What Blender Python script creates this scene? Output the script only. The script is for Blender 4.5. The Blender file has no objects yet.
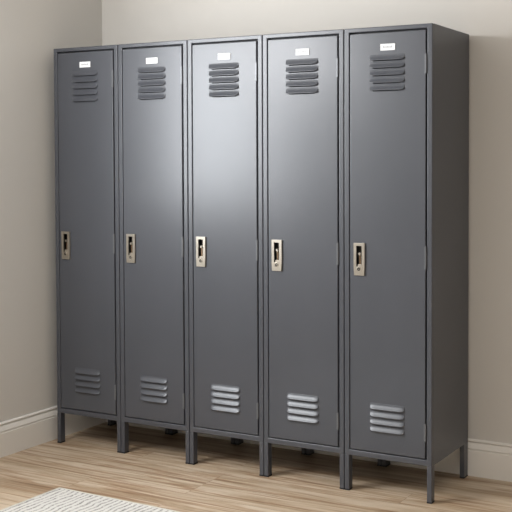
import bpy, bmesh, math, random
from mathutils import Matrix, Vector
random.seed(7)
S = bpy.context.scene
C = S.collection

# ---------------------------------------------------------------- materials
def mat(name, color=(.5, .5, .5), rough=.5, metal=0.0, spec=.5):
    m = bpy.data.materials.new(name); m.use_nodes = True
    b = m.node_tree.nodes['Principled BSDF']
    b.inputs['Base Color'].default_value = (*color, 1)
    b.inputs['Roughness'].default_value = rough
    b.inputs['Metallic'].default_value = metal
    b.inputs['Specular IOR Level'].default_value = spec
    return m

def N(m, t, **k):
    n = m.node_tree.nodes.new(t)
    for a, v in k.items(): setattr(n, a, v)
    return n

def L(m, a, b): m.node_tree.links.new(a, b)

def noise(m, vec, scale, detail=4, rough=.5, dist=0):
    n = N(m, 'ShaderNodeTexNoise')
    n.inputs['Scale'].default_value = scale; n.inputs['Detail'].default_value = detail
    n.inputs['Roughness'].default_value = rough; n.inputs['Distortion'].default_value = dist
    L(m, vec, n.inputs['Vector'])
    return n

def mapping(m, scale=(1, 1, 1), loc=(0, 0, 0), rot=(0, 0, 0)):
    tc = N(m, 'ShaderNodeTexCoord'); mp = N(m, 'ShaderNodeMapping')
    mp.inputs['Scale'].default_value = scale; mp.inputs['Location'].default_value = loc
    mp.inputs['Rotation'].default_value = rot
    L(m, tc.outputs['Object'], mp.inputs['Vector'])
    return mp.outputs['Vector']

def ramp(m, fac, stops):
    r = N(m, 'ShaderNodeValToRGB'); e = r.color_ramp.elements
    while len(e) < len(stops): e.new(.5)
    for i, (p, c) in enumerate(stops):
        e[i].position = p; e[i].color = (*c, 1)
    L(m, fac, r.inputs['Fac'])
    return r

def bump(m, height, strength, dist=.01):
    b = N(m, 'ShaderNodeBump'); b.inputs['Strength'].default_value = strength
    b.inputs['Distance'].default_value = dist
    L(m, height, b.inputs['Height'])
    L(m, b.outputs['Normal'], m.node_tree.nodes['Principled BSDF'].inputs['Normal'])
    return b

def bsdf(m): return m.node_tree.nodes['Principled BSDF']

def paint():
    m = mat('charcoal_enamel', (.060, .063, .073), .33, 0.0, .60)
    v = mapping(m)
    n = noise(m, v, 900, 2)
    big = noise(m, v, 3.0, 3)
    r = ramp(m, big.outputs['Fac'], [(.3, (.056, .060, .071)), (.7, (.063, .067, .079))])
    L(m, r.outputs['Color'], bsdf(m).inputs['Base Color'])
    bump(m, n.outputs['Fac'], .08, .0006)
    return m

def wallpaint(name, col, r=.85):
    m = mat(name, col, r, 0, .25)
    v = mapping(m)
    n = noise(m, v, 350, 3)
    bump(m, n.outputs['Fac'], .12, .001)
    return m

def wood():
    m = mat('oak_planks', (.5, .37, .25), .42, 0, .4)
    tc = N(m, 'ShaderNodeTexCoord')
    br = N(m, 'ShaderNodeTexBrick'); br.offset = .37; br.offset_frequency = 3
    br.inputs['Scale'].default_value = 1; br.inputs['Brick Width'].default_value = 1.25
    br.inputs['Row Height'].default_value = .135; br.inputs['Mortar Size'].default_value = .0011
    br.inputs['Mortar Smooth'].default_value = .2
    br.inputs['Color1'].default_value = (0, 0, 0, 1); br.inputs['Color2'].default_value = (1, 1, 1, 1)
    br.inputs['Mortar'].default_value = (.5, .5, .5, 1)
    mp0 = N(m, 'ShaderNodeMapping'); mp0.inputs['Location'].default_value = (.3, .055, 0)
    L(m, tc.outputs['Object'], mp0.inputs['Vector'])
    L(m, mp0.outputs['Vector'], br.inputs['Vector'])
    # each plank shifts the grain pattern
    sh = N(m, 'ShaderNodeVectorMath', operation='MULTIPLY_ADD')
    L(m, br.outputs['Color'], sh.inputs[0]); sh.inputs[1].default_value = (7.3, 3.1, 5.7)
    L(m, tc.outputs['Object'], sh.inputs[2])
    def st(sc):
        mp = N(m, 'ShaderNodeMapping'); mp.inputs['Scale'].default_value = sc
        L(m, sh.outputs[0], mp.inputs['Vector']); return mp.outputs['Vector']
    broad = noise(m, st((1.6, 17, 1)), 1.0, 5, .62, .9)
    fine = noise(m, st((5, 130, 1)), 1.0, 3, .6, .2)
    streak = noise(m, st((1.1, 26, 1)), 1.2, 4, .55, 1.4)
    c1 = ramp(m, broad.outputs['Fac'], [(.28, (.32, .215, .13)), (.42, (.47, .355, .24)), (.56, (.60, .485, .36)), (.72, (.68, .58, .455))])
    st_r = ramp(m, streak.outputs['Fac'], [(.0, (1, 1, 1)), (.52, (1, 1, 1)), (.58, (.70, .55, .44)), (.66, (.46, .32, .23))])
    mx = N(m, 'ShaderNodeMix', data_type='RGBA', blend_type='MULTIPLY'); mx.inputs['Factor'].default_value = .68
    L(m, c1.outputs['Color'], mx.inputs['A']); L(m, st_r.outputs['Color'], mx.inputs['B'])
    fr = ramp(m, fine.outputs['Fac'], [(.3, (.84, .82, .79)), (.6, (1, 1, 1))])
    mx2 = N(m, 'ShaderNodeMix', data_type='RGBA', blend_type='MULTIPLY'); mx2.inputs['Factor'].default_value = .7
    L(m, mx.outputs['Result'], mx2.inputs['A']); L(m, fr.outputs['Color'], mx2.inputs['B'])
    # plank tone and joints
    pt = ramp(m, br.outputs['Color'], [(0, (.90, .88, .86)), (1, (1.0, 1.0, 1.0))])
    mx3 = N(m, 'ShaderNodeMix', data_type='RGBA', blend_type='MULTIPLY'); mx3.inputs['Factor'].default_value = 1
    L(m, mx2.outputs['Result'], mx3.inputs['A']); L(m, pt.outputs['Color'], mx3.inputs['B'])
    mx4 = N(m, 'ShaderNodeMix', data_type='RGBA', blend_type='MIX')
    mx4.inputs['B'].default_value = (.22, .14, .085, 1)
    fm = N(m, 'ShaderNodeMath', operation='MULTIPLY'); fm.inputs[1].default_value = .65
    L(m, br.outputs['Fac'], fm.inputs[0]); L(m, fm.outputs[0], mx4.inputs['Factor'])
    L(m, mx3.outputs['Result'], mx4.inputs['A'])
    L(m, mx4.outputs['Result'], bsdf(m).inputs['Base Color'])
    bump(m, fine.outputs['Fac'], .12, .001)
    return m

def rugmat():
    m = mat('woven_cream_wool', (.8, .76, .68), .95, 0, .1)
    tc = N(m, 'ShaderNodeTexCoord')
    sx = N(m, 'ShaderNodeSeparateXYZ'); L(m, tc.outputs['Object'], sx.inputs[0])
    def math_(op, a, b=None):
        n = N(m, 'ShaderNodeMath', operation=op)
        for i, q in enumerate((a, b)):
            if q is None: continue
            if isinstance(q, (int, float)): n.inputs[i].default_value = q
            else: L(m, q, n.inputs[i])
        return n.outputs[0]
    # narrow ribs running along Y, each one a herringbone
    ry = math_('PINGPONG', sx.outputs['Y'], .045)
    wob = noise(m, tc.outputs['Object'], 9, 3)
    xx = math_('ADD', sx.outputs['X'], math_('MULTIPLY', wob.outputs['Fac'], .035))
    ph = math_('MULTIPLY', math_('ADD', xx, math_('MULTIPLY', ry, .10)), 2 * math.pi / .024)
    s = math_('SINE', ph)
    n1 = noise(m, tc.outputs['Object'], 190, 3, .6)
    n2 = noise(m, tc.outputs['Object'], 45, 3, .6)
    f = math_('ADD', math_('ADD', math_('MULTIPLY', s, .17), math_('MULTIPLY', n2.outputs['Fac'], .35)), math_('MULTIPLY', n1.outputs['Fac'], .65))
    r = ramp(m, f, [(.26, (.22, .21, .20)), (.38, (.44, .42, .39)), (.50, (.62, .60, .56))])
    L(m, r.outputs['Color'], bsdf(m).inputs['Base Color'])
    bump(m, f, .6, .004)
    return m

PAINT = paint()
CAPM = mat('black_rubber_and_gap_shade', (.012, .012, .014), .6)
DARK = mat('dark_recess_steel', (.020, .016, .013), .45, .3)
BRONZE = mat('aged_latch_steel', (.16, .11, .07), .35, .9)
NICKEL = mat('brushed_nickel', (.72, .67, .58), .30, 1.0)
_n = noise(NICKEL, mapping(NICKEL, (60, 60, 400)), 6, 3)
_r = ramp(NICKEL, _n.outputs['Fac'], [(.3, (.42, .38, .32)), (.7, (.62, .58, .51))])
L(NICKEL, _r.outputs['Color'], bsdf(NICKEL).inputs['Base Color'])
HINGE = mat('worn_hinge_steel', (.13, .135, .145), .33, .35)
CARD = mat('white_card', (.78, .78, .79), .6)
PRINT = mat('grey_print', (.38, .38, .39), .7)
WALL = wallpaint('warm_greige_wall', (.61, .585, .545))
CEIL = wallpaint('white_ceiling', (.75, .74, .72))
TRIM = mat('satin_trim_paint', (.77, .74, .69), .42, 0, .4)
_n = noise(TRIM, mapping(TRIM, (2, 2, 40)), 6, 2); bump(TRIM, _n.outputs['Fac'], .05, .001)
FLOOR = wood()
RUG = rugmat()
HEM = mat('cream_rug_binding', (.58, .56, .50), .9, 0, .1)
_n = noise(HEM, mapping(HEM), 220, 3); bump(HEM, _n.outputs['Fac'], .8, .004)

# ---------------------------------------------------------------- helpers
def obj(name, bm, m, parent=None, loc=(0, 0, 0), smooth=False, bevel=0, seg=2):
    bmesh.ops.recalc_face_normals(bm, faces=bm.faces)
    me = bpy.data.meshes.new(name); bm.to_mesh(me); bm.free()
    mats = m if isinstance(m, (list, tuple)) else [m]
    for q in mats: me.materials.append(q)
    if smooth:
        for p in me.polygons: p.use_smooth = True
    o = bpy.data.objects.new(name, me); C.objects.link(o)
    o.location = loc
    if parent: o.parent = parent
    if bevel:
        b = o.modifiers.new('bevel', 'BEVEL'); b.width = bevel; b.segments = seg
        b.limit_method = 'ANGLE'; b.angle_limit = math.radians(40)
        if len(mats) == 1: b.harden_normals = False
    return o

def box(bm, x0, x1, y0, y1, z0, z1, mi=0):
    v = [bm.verts.new(p) for p in ((x0, y0, z0), (x1, y0, z0), (x1, y1, z0), (x0, y1, z0),
                                   (x0, y0, z1), (x1, y0, z1), (x1, y1, z1), (x0, y1, z1))]
    for f in ((0, 3, 2, 1), (4, 5, 6, 7), (0, 1, 5, 4), (1, 2, 6, 5), (2, 3, 7, 6), (3, 0, 4, 7)):
        bm.faces.new([v[i] for i in f]).material_index = mi

def slab(axes_u, axes_v, holes, t0, t1, plane):
    """solid plate with rectangular holes: grid of cells, hole cells skipped, inner walls made"""
    bm = bmesh.new()
    us = sorted(set(axes_u)); vs = sorted(set(axes_v))
    def P(u, v, t):
        return (u, t, v) if plane == 'xz' else ((t, u, v) if plane == 'yz' else (u, v, t))
    vt = {}
    def V(i, j, k):
        if (i, j, k) not in vt: vt[(i, j, k)] = bm.verts.new(P(us[i], vs[j], (t0, t1)[k]))
        return vt[(i, j, k)]
    def solid(i, j):
        if i < 0 or j < 0 or i >= len(us) - 1 or j >= len(vs) - 1: return False
        u = (us[i] + us[i + 1]) / 2; v = (vs[j] + vs[j + 1]) / 2
        return not any(a < u < b and c < v < d for a, b, c, d in holes)
    for i in range(len(us) - 1):
        for j in range(len(vs) - 1):
            if not solid(i, j): continue
            bm.faces.new([V(i, j, 0), V(i + 1, j, 0), V(i + 1, j + 1, 0), V(i, j + 1, 0)])
            bm.faces.new([V(i, j, 1), V(i, j + 1, 1), V(i + 1, j + 1, 1), V(i + 1, j, 1)])
            for (di, dj, a, b) in ((-1, 0, (i, j), (i, j + 1)), (1, 0, (i + 1, j), (i + 1, j + 1)),
                                   (0, -1, (i, j), (i + 1, j)), (0, 1, (i, j + 1), (i + 1, j + 1))):
                if not solid(i + di, j + dj):
                    bm.faces.new([V(*a, 0), V(*b, 0), V(*b, 1), V(*a, 1)])
    return bm

def holes_slab(u0, u1, v0, v1, holes, t0, t1, plane):
    us = [u0, u1]; vs = [v0, v1]
    for a, b, c, d in holes: us += [a, b]; vs += [c, d]
    return slab([round(q, 5) for q in us], [round(q, 5) for q in vs], holes, t0, t1, plane)

def prof(bm, pts, axis, a, b):
    """extrude a closed (d, z) profile along x or y"""
    n = len(pts); rows = []
    for t in (a, b):
        rows.append([bm.verts.new((t, d, z) if axis == 'x' else (d, t, z)) for d, z in pts])
    for i in range(n):
        j = (i + 1) % n
        bm.faces.new([rows[0][i], rows[0][j], rows[1][j], rows[1][i]])
    bm.faces.new(rows[0]); bm.faces.new(rows[1])

def cyl(bm, c, r, z0, z1, seg=16, mi=0):
    a = [bm.verts.new((c[0] + r * math.cos(2 * math.pi * i / seg), c[1] + r * math.sin(2 * math.pi * i / seg), z0)) for i in range(seg)]
    b = [bm.verts.new((v.co.x, v.co.y, z1)) for v in a]
    for i in range(seg):
        f = bm.faces.new([a[i], a[(i + 1) % seg], b[(i + 1) % seg], b[i]]); f.material_index = mi
    bm.faces.new(a).material_index = mi; bm.faces.new(b).material_index = mi

def disc_y(bm, cx, cz, r, y0, y1, seg=20, mi=0, r_in=0):
    """short cylinder (or ring) whose axis is the Y axis"""
    def ring(r, y): return [bm.verts.new((cx + r * math.cos(2 * math.pi * i / seg), y, cz + r * math.sin(2 * math.pi * i / seg))) for i in range(seg)]
    a, b = ring(r, y0), ring(r, y1)
    q = (lambda *v: setattr(bm.faces.new(v), 'material_index', mi))
    if r_in:
        c, d = ring(r_in, y0), ring(r_in, y1)
    for i in range(seg):
        j = (i + 1) % seg
        q(a[i], a[j], b[j], b[i])
        if r_in:
            q(c[i], c[j], d[j], d[i]); q(a[i], a[j], c[j], c[i]); q(b[i], b[j], d[j], d[i])
    if not r_in:
        q(*a); q(*b)

def struct(o): o['kind'] = 'structure'; return o

# ---------------------------------------------------------------- room shell
WLX = -.0659; WBY = .4085; WRX = 4.9; WFY = -5.0; CH = 2.60
WY0, WY1, WZ0, WZ1 = -2.00, -.97, 1.05, 2.15        # window opening in the left wall
bm = bmesh.new(); box(bm, WLX - .12, WRX + .12, WFY - .12, WBY + .12, -.10, 0)
struct(obj('floor', bm, FLOOR))
bm = bmesh.new(); box(bm, WLX - .12, WRX + .12, WFY - .12, WBY + .12, CH, CH + .10)
struct(obj('ceiling', bm, CEIL))
bm = bmesh.new(); box(bm, WLX - .12, WRX + .12, WBY, WBY + .12, 0, CH)
struct(obj('wall_back', bm, WALL))
bm = holes_slab(WFY, WBY, 0, CH, [(WY0, WY1, WZ0, WZ1)], WLX - .12, WLX, 'yz')
struct(obj('wall_left', bm, WALL))
bm = bmesh.new(); box(bm, WRX, WRX + .12, WFY, WBY, 0, CH)
struct(obj('wall_right', bm, WALL))
bm = bmesh.new(); box(bm, WLX - .12, WRX + .12, WFY - .12, WFY, 0, CH)
struct(obj('wall_front', bm, WALL))

def bb_profile(w, s):
    T = .016; H = .150
    p = [(0, 0), (T, 0), (T, .104), (T - .0058, .1072), (T - .0062, .1105), (T - .0010, .1135), (T - .0025, .1180)]
    for i in range(7):                                   # ogee leaning back up to the cap
        a = i / 6
        p.append((T - .003 - .0065 * a, .119 + .0165 * a ** .8))
    p += [(T - .0135, .1365), (T - .0130, .1385), (T - .0070, .1410), (T - .0070, .1450), (T - .0105, .1485), (T - .013, H), (0, H)]
    return [(w + s * d, z) for d, z in p]
bm = bmesh.new(); prof(bm, bb_profile(WBY, -1), 'x', WLX, WRX); struct(obj('baseboard_back', bm, TRIM))
bm = bmesh.new(); prof(bm, bb_profile(WLX, 1), 'y', WFY, WBY - .016); struct(obj('baseboard_left', bm, TRIM))
bm = bmesh.new(); prof(bm, bb_profile(WRX, -1), 'y', WFY, WBY - .016); struct(obj('baseboard_right', bm, TRIM))
bm = bmesh.new(); prof(bm, bb_profile(WFY, 1), 'x', WLX + .016, WRX - .016); struct(obj('baseboard_front', bm, TRIM))

# daylight window in the left wall, forward of the lockers
wroot = bpy.data.objects.new('window_1', None); C.objects.link(wroot); wroot.location = (WLX, 0, 0); struct(wroot)
bm = holes_slab(WY0 - .07, WY1 + .07, WZ0 - .07, WZ1 + .07, [(WY0, WY1, WZ0, WZ1)], 0.0, .016, 'yz')
obj('casing', bm, TRIM, wroot)
bm = bmesh.new(); box(bm, .0, .05, WY0 - .09, WY1 + .09, WZ0 - .025, WZ0)
obj('window_sill', bm, TRIM, wroot, bevel=.004)
GL = mat('window_glass', (1, 1, 1), .02); bsdf(GL).inputs['Transmission Weight'].default_value = 1
bm = holes_slab(WY0, WY1, WZ0, WZ1, [(WY0 + .04, WY1 - .04, WZ0 + .04, WZ1 - .04)], -.10, -.07, 'yz')
obj('sash', bm, TRIM, wroot)
bm = bmesh.new(); box(bm, -.087, -.083, WY0 + .04, WY1 - .04, WZ0 + .04, WZ1 - .04)
obj('pane', bm, GL, wroot)

# ---------------------------------------------------------------- lockers
W = .37057; H = 1.80; LG = .1407; D = .3879
w = W - .0028                                             # own width, leaves the seam
GX0, GX1, GZ0, GZ1 = .0215, W - .0235, LG + .0225, H - .0170   # frame opening
DX0, DX1, DZ0, DZ1 = .0253, W - .0290, LG + .0265, H - .0232   # door leaf
DC = (DX0 + DX1) / 2
LV = []                                                   # louvres: x centre, bottom z, height
for i in range(5): LV.append((DC, 1.5570 + .0285 * i, .0225))
for i in range(4): LV.append((DC, .2485 + .0285 * i, .0240))
HX0, HX1, HZ0, HZ1 = .0440, .0910, .848, .9735              # handle plate
PX0, PX1, PZ0, PZ1 = .0555, .0785, .882, .9625              # handle pocket

def louvre_bm(hh):
    bm = bmesh.new(); half = .0735; nu, nv = 36, 14; P = .0105
    grid = []
    for i in range(nu + 1):
        u = -1 + 2 * i / nu
        u = math.copysign(1 - (1 - abs(u)) ** 1.6, u)
        x = u * half
        e = (half - abs(x)) / .020
        end = 1 if e >= 1 else math.sqrt(max(0, 1 - (1 - e) ** 2))
        row = []
        for j in range(nv + 1):
            v = j / nv                                    # 0 top .. 1 bottom lip
            s = (v / .88) ** 1.7 if v < .88 else 1 - .12 * ((v - .88) / .12) ** 2
            y = -P * s * end
            top = hh * (1 - .35 * (1 - end))
            z = top * (1 - v) + .0 * v
            z += (.0065 * (1 - end))
            row.append(bm.verts.new((x, y - .0002, z)))
        grid.append(row)
    for i in range(nu):
        for j in range(nv):
            bm.faces.new([grid[i][j], grid[i + 1][j], grid[i + 1][j + 1], grid[i][j + 1]])
    bmesh.ops.remove_doubles(bm, verts=bm.verts, dist=1e-6)
    bmesh.ops.recalc_face_normals(bm, faces=bm.faces)
    geo = bm.faces[:]
    if sum(f.normal.y for f in geo) > 0: bmesh.ops.reverse_faces(bm, faces=geo)
    bmesh.ops.solidify(bm, geom=bm.faces[:], thickness=.0011)
    return bm

def make_locker():
    t = bpy.data.objects.new('locker', None); C.objects.link(t)
    # carcass: folded sheet sides, back, top and bottom
    bm = bmesh.new(); k = .0012
    box(bm, 0, k, .018, D, LG, H - .001)
    box(bm, w - k, w, .018, D, LG, H - .001)
    box(bm, k, w - k, D - k, D, LG, H - .001)
    box(bm, 0, w, .018, D, H - .0012, H)
    box(bm, k, w - k, .018, D - k, LG + .004, LG + .0055)
    # folded lip under the bottom edge
    box(bm, .02, w - .02, .020, .024, LG - .006, LG + .004)
    obj('body', bm, PAINT, t)
    # front frame
    bm = holes_slab(0, w, LG, H, [(GX0, GX1, GZ0, GZ1)], 0, .019, 'xz')
    obj('door_frame', bm, PAINT, t, bevel=.0028, seg=4)
    # black strip around the door opening, paints in the shade of the gap
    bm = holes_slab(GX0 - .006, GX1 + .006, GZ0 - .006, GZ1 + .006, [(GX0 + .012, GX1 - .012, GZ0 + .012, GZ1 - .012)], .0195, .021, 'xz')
    obj('gap_shade', bm, CAPM, t)
    # legs
    for lx in (0, w - .0195):
        for ly, ld in ((0, .030), (D - .042, .042)):
            bm = bmesh.new(); box(bm, lx, lx + .0195, ly, ly + ld, .004, LG)
            lg = obj('leg', bm, PAINT, t, bevel=.0018)
            bm = bmesh.new(); box(bm, lx - .0004, lx + .0199, ly - .0004, ly + ld + .0004, 0, .0065)
            obj('foot_cap', bm, CAPM, lg, bevel=.0008)
    # door leaf with real slots behind the louvres and a real latch pocket
    holes = [(cx - .058, cx + .058, z0 - .0005, z0 + .010) for cx, z0, hh in LV] + [(PX0, PX1, PZ0, PZ1)]
    bm = holes_slab(DX0, DX1, DZ0, DZ1, holes, -.0010, .0160, 'xz')
    door = obj('door', bm, PAINT, t, bevel=.0026, seg=4)
    for cx, z0, hh in LV:
        o = obj('louvre', louvre_bm(hh), PAINT, door, loc=(cx, -.0010, z0), smooth=True)
    # hinges in the right gap
    for zc, hl in ((1.652, .074), (.927, .086), (.268, .066)):
        bm = bmesh.new()
        cyl(bm, (DX1 + .0016, -.0016), .0034, zc - hl / 2, zc + hl / 2, 14)
        for q in (-1, 1): cyl(bm, (DX1 + .0016, -.0016), .0040, zc + q * hl / 6 - .0015, zc + q * hl / 6 + .0015, 14)
        box(bm, DX1 - .0055, DX1 + .0005, -.0028, -.0012, zc - hl / 2 + .002, zc + hl / 2 - .002)
        obj('hinge', bm, HINGE, door, smooth=False)
    # name card in its holder
    bm = bmesh.new(); NC = DC + .003
    box(bm, NC - .0305, NC + .0305, -.0028, -.0010, 1.7095, 1.7320, 0)
    for (a, b) in ((NC - .0305, NC - .0293), (NC + .0293, NC + .0305)): box(bm, a, b, -.0034, -.0010, 1.7095, 1.7320, 0)
    box(bm, NC - .0305, NC + .0305, -.0034, -.0010, 1.7083, 1.7098, 0)
    box(bm, NC - .0305, NC + .0305, -.0034, -.0010, 1.7317, 1.7330, 0)
    x = NC - .020
    for i, (wd, ht, up) in enumerate(((.0045, .008, 0), (.004, .006, 0), (.0045, .006, 0), (.004, .008, 0), (.005, .006, 0), (.004, .006, 0), (.005, .008, 0))):
        box(bm, x, x + wd, -.00295, -.0026, 1.7175, 1.7175 + ht, 1)
        x += wd + .0014
    obj('name_card', bm, [CARD, PRINT], door)
    # latch: nickel plate around a dark pocket, finger lift, striker bead and lock ring
    hb = holes_slab(HX0, HX1, HZ0, HZ1, [(PX0, PX1, PZ0, PZ1)], -.0080, -.0010, 'xz')
    for v in hb.verts:                                    # tapered towards the foot of the plate
        if abs(v.co.z - HZ0) < 1e-4: v.co.x = DC * 0 + (HX0 + HX1) / 2 + (v.co.x - (HX0 + HX1) / 2) * .93
    handle_plate = obj('handle', hb, NICKEL, door, bevel=.0022, seg=3)
    return t, door, handle_plate

def finish_handle(door, hp):
    # everything below belongs to the same latch mesh, so join it in mesh data
    bm = bmesh.new(); bm.from_mesh(hp.data)
    mi_n, mi_d, mi_b = 0, 1, 2
    # pocket pan
    for a in ((PX0 - .001, PX0, -.001, .012, PZ0, PZ1), (PX1, PX1 + .001, -.001, .012, PZ0, PZ1),
              (PX0, PX1, -.001, .012, PZ0 - .001, PZ0), (PX0, PX1, -.001, .012, PZ1, PZ1 + .001),
              (PX0, PX1, .0105, .012, PZ0, PZ1)):
        box(bm, *a, mi=mi_d)
    # finger lift and hasp inside the pocket
    box(bm, PX0 + .009, PX0 + .017, -.001, .010, PZ0 + .004, PZ0 + .044, mi_b)
    disc_y(bm, PX0 + .0135, PZ0 + .050, .0050, -.0085, .010, 18, mi_n)
    box(bm, PX0 + .0055, PX1 - .0005, -.0070, .004, PZ0 + .0005, PZ0 + .0095, mi_n)
    # lock ring below
    cx = (HX0 + HX1) / 2 - .0005; cz = .8725
    disc_y(bm, cx, cz, .0092, -.0105, -.0078, 22, mi_n, .0066)
    disc_y(bm, cx, cz, .0066, -.0086, -.0078, 22, mi_d)
    disc_y(bm, cx, cz, .0021, -.0098, -.0078, 14, mi_n)
    bmesh.ops.recalc_face_normals(bm, faces=bm.faces)
    hp.data.materials.append(DARK); hp.data.materials.append(BRONZE)
    bm.to_mesh(hp.data); bm.free()

first, door0, hp0 = make_locker()
finish_handle(door0, hp0)

def copy_tree(o, parent=None):
    c = o.copy(); C.objects.link(c); c.parent = parent
    for ch in list(o.children): copy_tree(ch, c)
    return c

LABELS = [
    'tall charcoal metal locker at the far left end, beside the left wall',
    'tall charcoal metal locker, second in the row counted from the left wall',
    'tall charcoal metal locker in the middle of the row of five',
    'tall charcoal metal locker second from the right end of the row',
    'tall charcoal metal locker at the right end of the row, its plain side panel showing',
]
roots = [first] + [copy_tree(first) for _ in range(4)]
for i, r in enumerate(roots):
    r.location = (i * W, 0, 0)
    r['label'] = LABELS[i]; r['category'] = 'locker'; r['group'] = 'row of five tall metal lockers'

# ---------------------------------------------------------------- rug
RX0, RX1, RY0, RY1 = .478, 2.05, -2.9, -.498
rt = bpy.data.objects.new('rug', None); C.objects.link(rt); rt.location = ((RX0 + RX1) / 2 - .025, (RY0 + RY1) / 2 - .0215, 0); rt.rotation_euler = (0, 0, -.021)
hw, hd = (RX1 - RX0) / 2, (RY1 - RY0) / 2
bm = bmesh.new()
nx, ny = 60, 90
vs = [[None] * (ny + 1) for _ in range(nx + 1)]
for i in range(nx + 1):
    for j in range(ny + 1):
        x = -hw + .010 + (2 * hw - .020) * i / nx; y = -hd + .010 + (2 * hd - .020) * j / ny
        vs[i][j] = bm.verts.new((x, y, .0075 + .0006 * math.sin(i * 1.7 + j * .9)))
for i in range(nx):
    for j in range(ny): bm.faces.new([vs[i][j], vs[i + 1][j], vs[i + 1][j + 1], vs[i][j + 1]])
ext = bmesh.ops.extrude_face_region(bm, geom=bm.faces[:])
for v in ext['geom']:
    if isinstance(v, bmesh.types.BMVert): v.co.z = .0006
obj('rug_pile', bm, RUG, rt)
bm = holes_slab(-hw, hw, -hd, hd, [(-hw + .0105, hw - .0105, -hd + .0105, hd - .0105)], .0, .0088, 'xy')
obj('border_binding', bm, HEM, rt, bevel=.003, seg=3)
rt['label'] = 'cream woven rug with thin grey lines lying on the wood floor'; rt['category'] = 'rug'

# ---------------------------------------------------------------- light
def area(name, loc, rot, sx, sy, power, col):
    l = bpy.data.lights.new(name, 'AREA'); l.shape = 'RECTANGLE'; l.size = sx; l.size_y = sy
    l.energy = power; l.color = col
    o = bpy.data.objects.new(name, l); C.objects.link(o); o.location = loc; o.rotation_euler = rot
    return o
# daylight through the window (light faces +x)
area('window_daylight', (WLX - .05, (WY0 + WY1) / 2, (WZ0 + WZ1) / 2), (0, math.radians(-90), 0),
     WZ1 - WZ0 - .02, WY1 - WY0 - .02, 66, (.93, .965, 1.0))
# unseen fill light added below the ceiling to lift the whole room
area('ceiling_fill', (2.7, -2.9, CH - .02), (0, 0, 0), 1.3, 1.3, 36, (1.0, .97, .94))
# added point light without a fixture, brightens the left wall and back corner
pl = bpy.data.lights.new('corner_fill', 'POINT'); pl.energy = 53; pl.color = (.96, .975, 1.0); pl.shadow_soft_size = .17
po = bpy.data.objects.new('corner_fill', pl); C.objects.link(po); po.location = (.30, -1.75, 1.98)
wd = bpy.data.worlds.new('world'); S.world = wd; wd.use_nodes = True
wd.node_tree.nodes['Background'].inputs['Color'].default_value = (.75, .85, 1, 1)
wd.node_tree.nodes['Background'].inputs['Strength'].default_value = .6

# ---------------------------------------------------------------- camera
cd = bpy.data.cameras.new('camera'); cam = bpy.data.objects.new('camera', cd); C.objects.link(cam)
yaw, pit, rol = -0.4752846, -0.0340528, -0.0009196
F = Vector((math.sin(yaw) * math.cos(pit), math.cos(yaw) * math.cos(pit), math.sin(pit)))
R = Vector((math.cos(yaw), -math.sin(yaw), 0)); U = R.cross(F)
R2 = R * math.cos(rol) + U * math.sin(rol); U2 = U * math.cos(rol) - R * math.sin(rol)
M = Matrix((R2, U2, -F)).transposed().to_4x4(); M.translation = (3.297872, -3.521451, 1.283874)
cam.matrix_world = M
cd.sensor_width = 36; cd.lens = 1019.908 / 512 * 36
cd.shift_x = -89.0836 / 512; cd.shift_y = -58.6997 / 512
cd.clip_start = .05
S.camera = cam
S.view_settings.view_transform = 'Standard'; S.view_settings.look = 'None'
S.view_settings.gamma = 1; S.view_settings.use_curve_mapping = False
S.view_settings.exposure = 0.0
